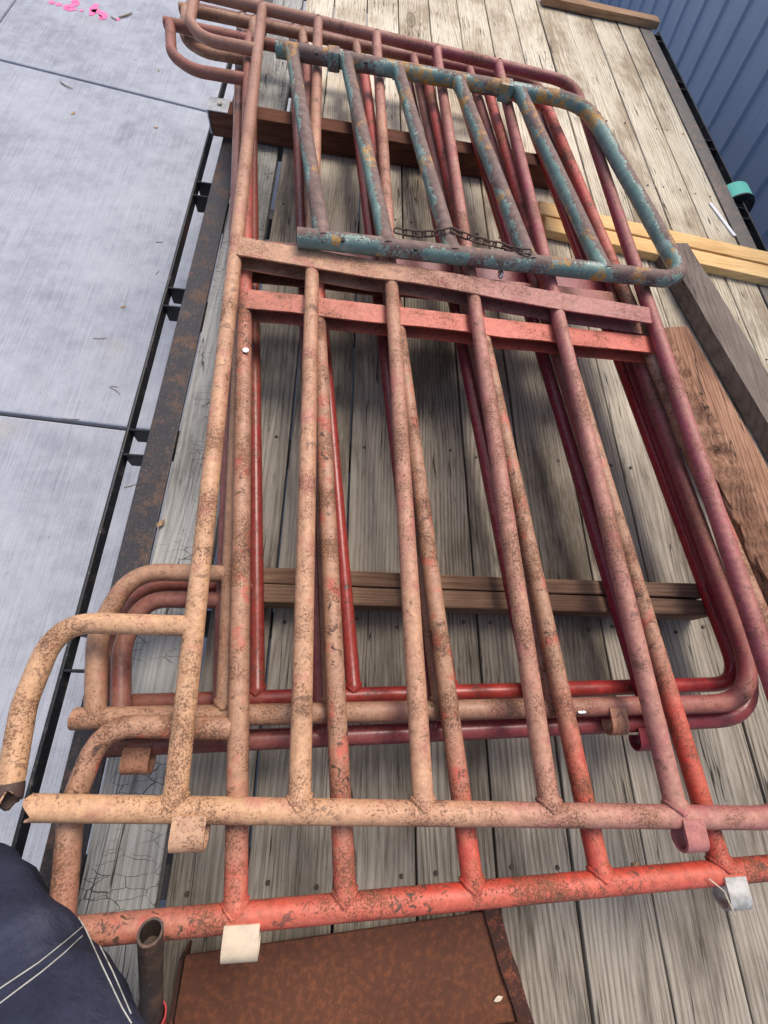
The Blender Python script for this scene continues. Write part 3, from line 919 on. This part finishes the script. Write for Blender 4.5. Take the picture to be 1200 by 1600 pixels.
timber('pine_board', bm, M['yellow'], 'fresh yellow pine board lying across the deck, near one of the pair', 'board', .003, 'two pine boards')
bm = bmesh.new(); beam(bm, (1.18, 4.125, .0245), (1.99, 4.125, .0245), .085, .040)
bmesh.ops.translate(bm, verts=bm.verts, vec=(0, 0, 0))
timber('stop_board', bm, M['stop'], 'brown board lying across the far end of the deck', 'board', .004)

def rough_timber(name, a, b, w, h, mat, label, rough, chamf=.0, seed=0):
    """hewn timber: cross-section broken up along its length"""
    a, b = Vector(a), Vector(b)
    t = (b - a).normalized(); s = t.cross(Vector((0, 0, 1))).normalized(); u = Vector((0, 0, 1))
    bm = bmesh.new()
    n, m = 110, 28
    rings = []
    for k in range(n + 1):
        c = a.lerp(b, k / n)
        ring = []
        for i in range(m):
            an = 2 * math.pi * (i + .5) / m
            ca, sa = math.cos(an), math.sin(an)
            q = max(abs(ca), abs(sa))
            px, pz = ca / q, sa / q
            if chamf and px > 0 and pz > 0:
                pz *= 1 - chamf * max(0, px) ** 2
            wp = c + s * px * w / 2 + u * pz * h / 2
            d = noise.noise(Vector((wp.x * 30, wp.y * 5, wp.z * 30 + seed))) * rough
            if chamf and px < .25:
                d *= .18
            if chamf and px > .3 and pz > -.6:
                d += (noise.noise(Vector((wp.x * 75, wp.y * 22, wp.z * 75 + seed))) - .2) * rough * 1.6
            v = wp + (s * px * .6 + u * pz) * d
            v.z = max(v.z, .004)
            ring.append(bm.verts.new(v))
        rings.append(ring)
    for k in range(n):
        for i in range(m):
            j = (i + 1) % m
            bm.faces.new((rings[k][i], rings[k][j], rings[k + 1][j], rings[k + 1][i]))
    bm.faces.new(rings[0]); bm.faces.new(rings[-1])
    return tag(build(name, bm, mat, smooth=True), label, 'timber')
rough_timber('weathered_timber', (1.425, 1.80, .034), (1.76, .0, .034), .135, .062, M['greybrown'], 'grey-brown weathered timber lying lengthwise beside the pine boards', .004, seed=3)
rough_timber('split_timber', (1.20, 1.235, .058), (1.46, -.10, .058), .165, .108, M['bark'], 'rough reddish split timber with torn edge beside the panels', .017, chamf=.75, seed=9)

# ---------------------------------------------------------------- rust plate, pipe post
plate = empty('steel_channel', (.1, -.62, .004), 'wide rusty steel channel lying on the deck under the red rail', 'steel channel')
bm = bmesh.new()
prism(bm, [(-0.2201, -0.4600, 0.0600)[:2], (0.3710, -0.4248, 0.0600)[:2], (.430, -.62), (.445, -1.05), (-.245, -1.02)], .054, .060)
build('web', bm, M['plate'], plate)
p0, p1 = Vector((0.3683, -0.4247, 0.0600)), Vector((.398, -1.05, .06))
bm = bmesh.new()
beam(bm, (.372, -.412, .036), (.435, -.62, .036), .030, .066, seg=8, jit=.003)
beam(bm, (.436, -.623, .036), (.450, -1.05, .036), .030, .066, seg=8, jit=.003)
build('flange', bm, M['plate_edge'], plate)
bm = bmesh.new()
beam(bm, Vector((-0.2234, -0.4607, 0.0600)) - Vector((.002, 0, .024)), (-.250, -1.02, .036), .006, .064, seg=6, jit=.001)
build('flange', bm, M['plate_edge'], plate)
bm = bmesh.new()
beam(bm, (-.02, -.625, .069), (.42, -.605, .069), .03, .014, seg=6, jit=.002)
build('lip', bm, M['plate_edge'], plate)

post = empty('pipe_post', Vector((-0.2562, -0.5383, 0.0800)), 'brown open-ended pipe rising from a red sleeve beside the denim leg', 'pipe')
a, b = Vector((-0.2527, -0.5219, 0.1000)), Vector((-0.2165, -0.3152, 0.3350))
bm = bmesh.new()
tube(bm, [a, b], .0168, cap0='flat', cap1='open', wall=.0032, n=24)
build('pipe', bm, M['oldpipe'], post, smooth=True)
d = (b - a).normalized()
bm = bmesh.new()
tube(bm, [a - d * .16, a + d * .012], .0225, cap0='flat', cap1='open', wall=.003, n=24)
build('sleeve', bm, M['redsleeve'], post, smooth=True)
# ---------------------------------------------------------------- strap winch on the right rail
winch = empty('strap_winch', (2.03, 2.40, -.1), 'roll of turquoise strap on a winch below the right rail', 'strap')
bm = bmesh.new()
wc = Vector((2.055, 2.42, -.075))
pts = []
for k in range(0, 200):
    a = k / 200 * 2 * math.pi * 6
    q = .024 + .052 * k / 200
    pts.append((math.cos(a) * q, math.sin(a) * q))
def coil(bm, y0, y1, ra, rb, turns, th):
    n_ = int(turns * 36)
    rows = []
    for k in range(n_ + 1):
        a = 2 * math.pi * turns * k / n_
        q = ra + (rb - ra) * k / n_ + .0012 * math.sin(a * 3.1)
        dx, dz = math.cos(a), math.sin(a)
        rows.append([bm.verts.new((wc.x + dx * (q + e), y, wc.z + dz * (q + e))) for e, y in ((0, y0), (th, y0), (th, y1), (0, y1))])
    for k in range(n_):
        for i in range(4):
            j = (i + 1) % 4
            bm.faces.new((rows[k][i], rows[k][j], rows[k + 1][j], rows[k + 1][i]))
    bm.faces.new(rows[0]); bm.faces.new(rows[-1])
coil(bm, 2.375, 2.475, .026, .088, 9, .0045)
build('strap_roll', bm, M['webbing'], winch)
bm = bmesh.new()
bmesh.ops.create_cone(bm, cap_ends=True, segments=20, radius1=.024, radius2=.024, depth=.14, matrix=Matrix.Translation(wc) @ Matrix.Rotation(R(90), 4, 'X'))
build('spool', bm, M['blackstrap'], winch)
bm = bmesh.new()
coil(bm, 2.366, 2.3745, .026, .0885, 6, .0085)
build('strap_edge', bm, M['blackstrap'], winch)
bm = bmesh.new()
box(bm, 1.965, 2.08, 2.345, 2.352, -.12, -.03)
build('bracket', bm, M['black'], winch, bevel=.002)
bm = bmesh.new()
box(bm, 1.965, 2.08, 2.49, 2.497, -.12, -.03)
build('bracket', bm, M['black'], winch, bevel=.002)

bm = bmesh.new(); beam(bm, (1.800, 2.250, .0045), (1.857, 2.020, .0045), .018, .004)
tag(build('plastic_strip', bm, M['white']), 'thin white plastic strip lying on the deck beside the right rail', 'strip')

# ---------------------------------------------------------------- pink marking
def stroke(bm, pts, w):
    pts = fillet([Vector((*p, 0)) for p in pts], .05, 5) if len(pts) > 2 else [Vector((*p, 0)) for p in pts]
    n_ = len(pts)
    L, Rr = [], []
    for i, p in enumerate(pts):
        t = (pts[min(i + 1, n_ - 1)] - pts[max(i - 1, 0)]).normalized()
        s = Vector((-t.y, t.x, 0))
        k = w * (1 + .25 * noise.noise(p * 23))
        if i in (0, n_ - 1): k *= .55
        L.append(bm.verts.new((p.x + s.x * k, p.y + s.y * k, GZ + .0025))); Rr.append(bm.verts.new((p.x - s.x * k, p.y - s.y * k, GZ + .0025)))
    for i in range(n_ - 1):
        bm.faces.new((L[i], Rr[i], Rr[i + 1], L[i + 1]))
bm = bmesh.new()
G2 = lambda p: (p[0], p[1])
stroke(bm, [G2((-2.4026, 4.9748, -0.7600)), G2((-2.3830, 4.9705, -0.7600)), G2((-2.3589, 4.9671, -0.7600))], .024)
stroke(bm, [G2((-2.3480, 4.9611, -0.7600)), G2((-2.3286, 4.9578, -0.7600)), G2((-2.3084, 4.9515, -0.7600))], .028)
stroke(bm, [G2((-2.2595, 5.0487, -0.7600)), G2((-2.2231, 5.0538, -0.7600)), G2((-2.2189, 5.0012, -0.7600)), G2((-2.2729, 4.9402, -0.7600)), G2((-2.2516, 4.9122, -0.7600)), G2((-2.1931, 4.9373, -0.7600))], .026)
stroke(bm, [G2((-2.1658, 4.9309, -0.7600)), G2((-2.1420, 4.9293, -0.7600))], .026)
stroke(bm, [G2((-2.0810, 5.0745, -0.7600)), G2((-2.0828, 4.9846, -0.7600)), G2((-2.0720, 4.8829, -0.7600))], .032)
stroke(bm, [G2((-2.0909, 4.9597, -0.7600)), G2((-2.0403, 4.9652, -0.7600)), G2((-1.9857, 4.9350, -0.7600)), G2((-1.9926, 4.8845, -0.7600)), G2((-2.0163, 4.8852, -0.7600))], .030)
stroke(bm, [G2((-1.8977, 4.9030, -0.7600)), G2((-1.8673, 4.8946, -0.7600))], .028)
tag(build('paint_marking', bm, M['pink'], loc=(-2.1481, 4.9489, -0.7575)), 'pink spray-painted number marking on the concrete', 'marking')

# ---------------------------------------------------------------- litter on the concrete and deck
def leaf(p, s, rot, mat='leaf'):
    bm = bmesh.new()
    pts = [(-1, 0, .0), (-.5, .35, .12), (.2, .45, .05), (1, .05, .22), (.3, -.4, .10), (-.5, -.3, .02)]
    m = Matrix.Translation(Vector(p)) @ Matrix.Rotation(rot, 4, 'Z') @ Matrix.Diagonal((s, s, s, 1))
    lo = [bm.verts.new(m @ Vector((x, y, z + .04))) for x, y, z in pts]
    hi = [bm.verts.new(m @ Vector((x, y, z + .12))) for x, y, z in pts]
    bm.faces.new(lo[::-1]); bm.faces.new(hi)
    for i in range(6):
        bm.faces.new((lo[i], lo[(i + 1) % 6], hi[(i + 1) % 6], hi[i]))
    return build('dry_leaf', bm, M[mat])
def twig(p, L, rot, r=.003):
    bm = bmesh.new()
    p = Vector(p) + Vector((0, 0, r))
    d = Vector((math.cos(rot), math.sin(rot), 0))
    q = d.cross(Vector((0, 0, 1)))
    tube(bm, [p - d * L / 2, p + q * L * .06, p + d * L / 2], [r, r * 1.1, r * .7], n=6)
    return build('twig', bm, M['twig'], smooth=True)
big = [((-1.8652, 3.5866, -0.7600), .021, 1.1, 'curled brown leaf on the slab above the grey smudge'),
       ((-1.3352, 3.5762, -0.7600), .017, .2, 'pale curled leaf on the concrete near the capped timber'),
       ((-1.1810, 1.9270, -0.7600), .016, .6, 'brown leaf on the concrete beside the trailer rail'),
       ((-1.4548, 4.2794, -0.7600), .014, 2.0, 'small dry leaf beside the far panel loops')]
for p, s, r_, lb in big:
    tag(leaf(p, s, r_), lb, 'leaf', 'dry leaves on the concrete')
for i in range(46):
    px = random.uniform(-2.9, -.72); py = random.uniform(-.2, 4.9)
    o = leaf((px, py, GZ + .001), random.uniform(.003, .007), random.uniform(0, 6), 'twig' if i % 2 else 'leaf')
    tag(o, 'tiny leaf crumb scattered on the concrete', 'leaf', 'leaf crumbs on the concrete')
for p, L, r_, lb in (((-1.8357, 4.9731, -0.7570), .13, .95, 'straight grey stick lying beside the pink marking'),
                     ((-1.9882, 3.8902, -0.7570), .11, -.55, 'short twig on the concrete below the far joint'),
                     ((-1.9099, 4.8996, -0.7570), .06, -.6, 'thin twig near the pink marking')):
    tag(twig(p, L, r_, .006 if L > .11 else .0035), lb, 'twig', 'twigs on the concrete')
for i in range(14):
    px = random.uniform(-2.6, -.75); py = random.uniform(-.1, 4.3)
    tag(twig((px, py, GZ), random.uniform(.03, .08), random.uniform(0, 3), .0018), 'thin twig bit scattered on the concrete', 'twig', 'twig bits on the concrete')
o = leaf((-0.4471, 0.4091, 0.0060), .016, .9); tag(o, 'orange-brown leaf caught at the left rail edge', 'leaf', 'leaves on the deck')
o = leaf((0.7581, -0.3773, 0.0030), .010, .3); tag(o, 'dark brown leaf bit on the deck near the red rail', 'leaf', 'leaves on the deck')
o = leaf((0.3753, -0.5543, 0.0640), .010, .3, 'hook_cream'); tag(o, 'yellow straw bit on the rusty channel', 'straw', 'leaves on the deck')
bm = bmesh.new()
c0 = Vector((0.7341, -0.3308, 0.2620))
tube(bm, [c0 + Vector((-.01, .012, 0)), c0 + Vector((.012, -.006, .003)), c0 + Vector((.032, -.045, -.008))], .0012, n=6)
tag(build('straw', bm, M['hook_cream'], smooth=True), 'dry straw stuck on the silver hook strap', 'straw')

# ---------------------------------------------------------------- photographer kneeling at the trailer edge
def skin_body(name, verts, edges_, parent, mat, sub=2, root=0):
    me = bpy.data.meshes.new(name)
    me.from_pydata([v[0] for v in verts], edges_, [])
    o = bpy.data.objects.new(name, me)
    COL.objects.link(o)
    o.modifiers.new('skin', 'SKIN').use_smooth_shade = True
    for i, v in enumerate(verts):
        sv = me.skin_vertices[0].data[i]
        sv.radius = (v[1], v[1] if len(v) < 3 else v[2])
        sv.use_root = (i == root)
    ss = o.modifiers.new('sub', 'SUBSURF'); ss.levels = sub; ss.render_levels = sub
    bpy.context.view_layer.update()
    dg = bpy.context.evaluated_depsgraph_get()
    me2 = bpy.data.meshes.new_from_object(o.evaluated_get(dg))
    bpy.data.objects.remove(o)
    bm = bmesh.new(); bm.from_mesh(me2)
    return build(name, bm, mat, parent, smooth=True)
K = Vector((-0.6001, -0.2933, 0.2000)); HP = Vector((-0.2030, -0.5026, 0.4000))
FT = K + Vector((-.34, -.24, -.16))
PV = HP + Vector((-.10, -.06, .06))
H2 = PV + Vector((-.12, .0, -.04)); K2 = H2 + Vector((-.16, .02, -.42)); F2 = Vector((K2.x - .04, K2.y - .10, GZ + .10))
person = empty('person', (F2.x, F2.y, GZ), 'person in navy jeans with white stitching kneeling on the trailer edge', 'person')
CH = PV + Vector((.0, -.10, .42)); NK = CH + Vector((.03, .02, .17)); HD = NK + Vector((.04, .06, .13))
body = [(PV, .10), (CH, .12), (NK, .055), (HD, .085), (HD + Vector((.01, .02, .10)), .07),
        (CH + Vector((.17, .02, .06)), .06), (CH + Vector((.24, .12, -.12)), .045), (CH + Vector((.26, .24, .05)), .035),
        (CH + Vector((-.17, .02, .06)), .06), (CH + Vector((-.24, .0, -.16)), .045), (CH + Vector((-.22, .08, -.36)), .035),
        (HP, .085), (K, .062), (FT, .045), (H2, .085), (K2, .06), (F2, .045)]
ed = [(0, 1), (1, 2), (2, 3), (3, 4), (1, 5), (5, 6), (6, 7), (1, 8), (8, 9), (9, 10), (0, 11), (11, 12), (12, 13), (0, 14), (14, 15), (15, 16)]
skin_body('body', body, ed, person, M['skin'], 2)
jv = [(PV + Vector((0, 0, .04)), .145), (HP, .125), (HP.lerp(K, .5), .112), (K, .092), (K.lerp(FT, .25), .085), (FT, .065),
      (H2, .115), (H2.lerp(K2, .5), .10), (K2, .08), (F2, .065)]
jeans = skin_body('jeans', jv, [(0, 1), (1, 2), (2, 3), (3, 4), (4, 5), (0, 6), (6, 7), (7, 8), (8, 9)], person, M['denim'], 3)
# soft folds
for v in jeans.data.vertices:
    w = jeans.matrix_world @ v.co if False else v.co + jeans.location + person.location
    v.co += v.normal * (.013 * noise.noise(w * 6) + .007 * noise.noise(Vector((w.x * 26, w.y * 11, w.z * 20))) - .004 * abs(noise.noise(Vector((w.x * 14 + w.y * 14, w.y * 5, w.z * 14)))) * 2)
skin_body('shirt', [(PV + Vector((0, -.01, .10)), .155), (PV.lerp(CH, .6), .15), (CH, .15), (CH + Vector((.17, .02, .06)), .08), (CH + Vector((.21, .07, -.03)), .07), (CH + Vector((-.17, .02, .06)), .08), (CH + Vector((-.21, .01, -.06)), .07), (NK - Vector((0, 0, .05)), .07)],
          [(0, 1), (1, 2), (2, 3), (3, 4), (2, 5), (5, 6), (2, 7)], person, M['shirt'], 2)
for p, q in ((FT, Vector((-.05, -.05, -.03))), (F2, Vector((.03, .14, -.045)))):
    skin_body('shoe', [(p, .05), (p + q * .6, .05), (p + q * 1.6, .04)], [(0, 1), (1, 2)], person, M['shoe'], 2)
skin_body('hair', [(HD + Vector((-.005, -.02, .05)), .092), (HD + Vector((.005, .0, .13)), .075)], [(0, 1)], person, M['hair'], 2)
# stitching laid on the denim
bpy.context.view_layer.update()
bmj = bmesh.new(); bmj.from_mesh(jeans.data)
bmesh.ops.translate(bmj, verts=bmj.verts, vec=jeans.location + person.location)
bvh = BVHTree.FromBMesh(bmj)
def on_denim(targets):
    o_ = Vector((0, 0, 1.15)); out = []
    for t_ in targets:
        d_ = (Vector(t_) - o_).normalized()
        h_ = bvh.ray_cast(o_, d_)
        if h_[0] is not None:
            out.append(h_[0] + h_[1] * .0008 if h_[1].dot(d_) < 0 else h_[0] - h_[1] * .0008)
    return out
def dense(pts, n_=14):
    pts = [Vector(p) for p in pts]
    return [pts[i].lerp(pts[i + 1], k / n_) for i in range(len(pts) - 1) for k in range(n_)] + [pts[-1]]
for ln in ([(-0.4045, -0.2994, 0.2000), (-0.3729, -0.3387, 0.2000), (-0.3534, -0.3590, 0.2000), (-0.3159, -0.4076, 0.2000), (-0.2765, -0.4567, 0.2000), (-0.2585, -0.4758, 0.2000)],
           [(-0.3962, -0.3014, 0.2000), (-0.3608, -0.3409, 0.2000), (-0.3337, -0.3726, 0.2000), (-0.2991, -0.4146, 0.2000), (-0.2618, -0.4649, 0.2000)],
           [(-0.3573, -0.3548, 0.2000), (-0.3807, -0.3740, 0.2000), (-0.4114, -0.3967, 0.2000), (-0.4573, -0.4233, 0.2000)],
           [(-0.3560, -0.3675, 0.2000), (-0.3772, -0.3873, 0.2000), (-0.4045, -0.4083, 0.2000), (-0.4521, -0.4401, 0.2000)]):
    hp = on_denim(dense(ln))
    if len(hp) > 3:
        bm = bmesh.new()
        tube(bm, hp, .0008, n=5, sub=1, dent=0)
        build('stitching', bm, M['thread'], person, smooth=True)
bmj.free()
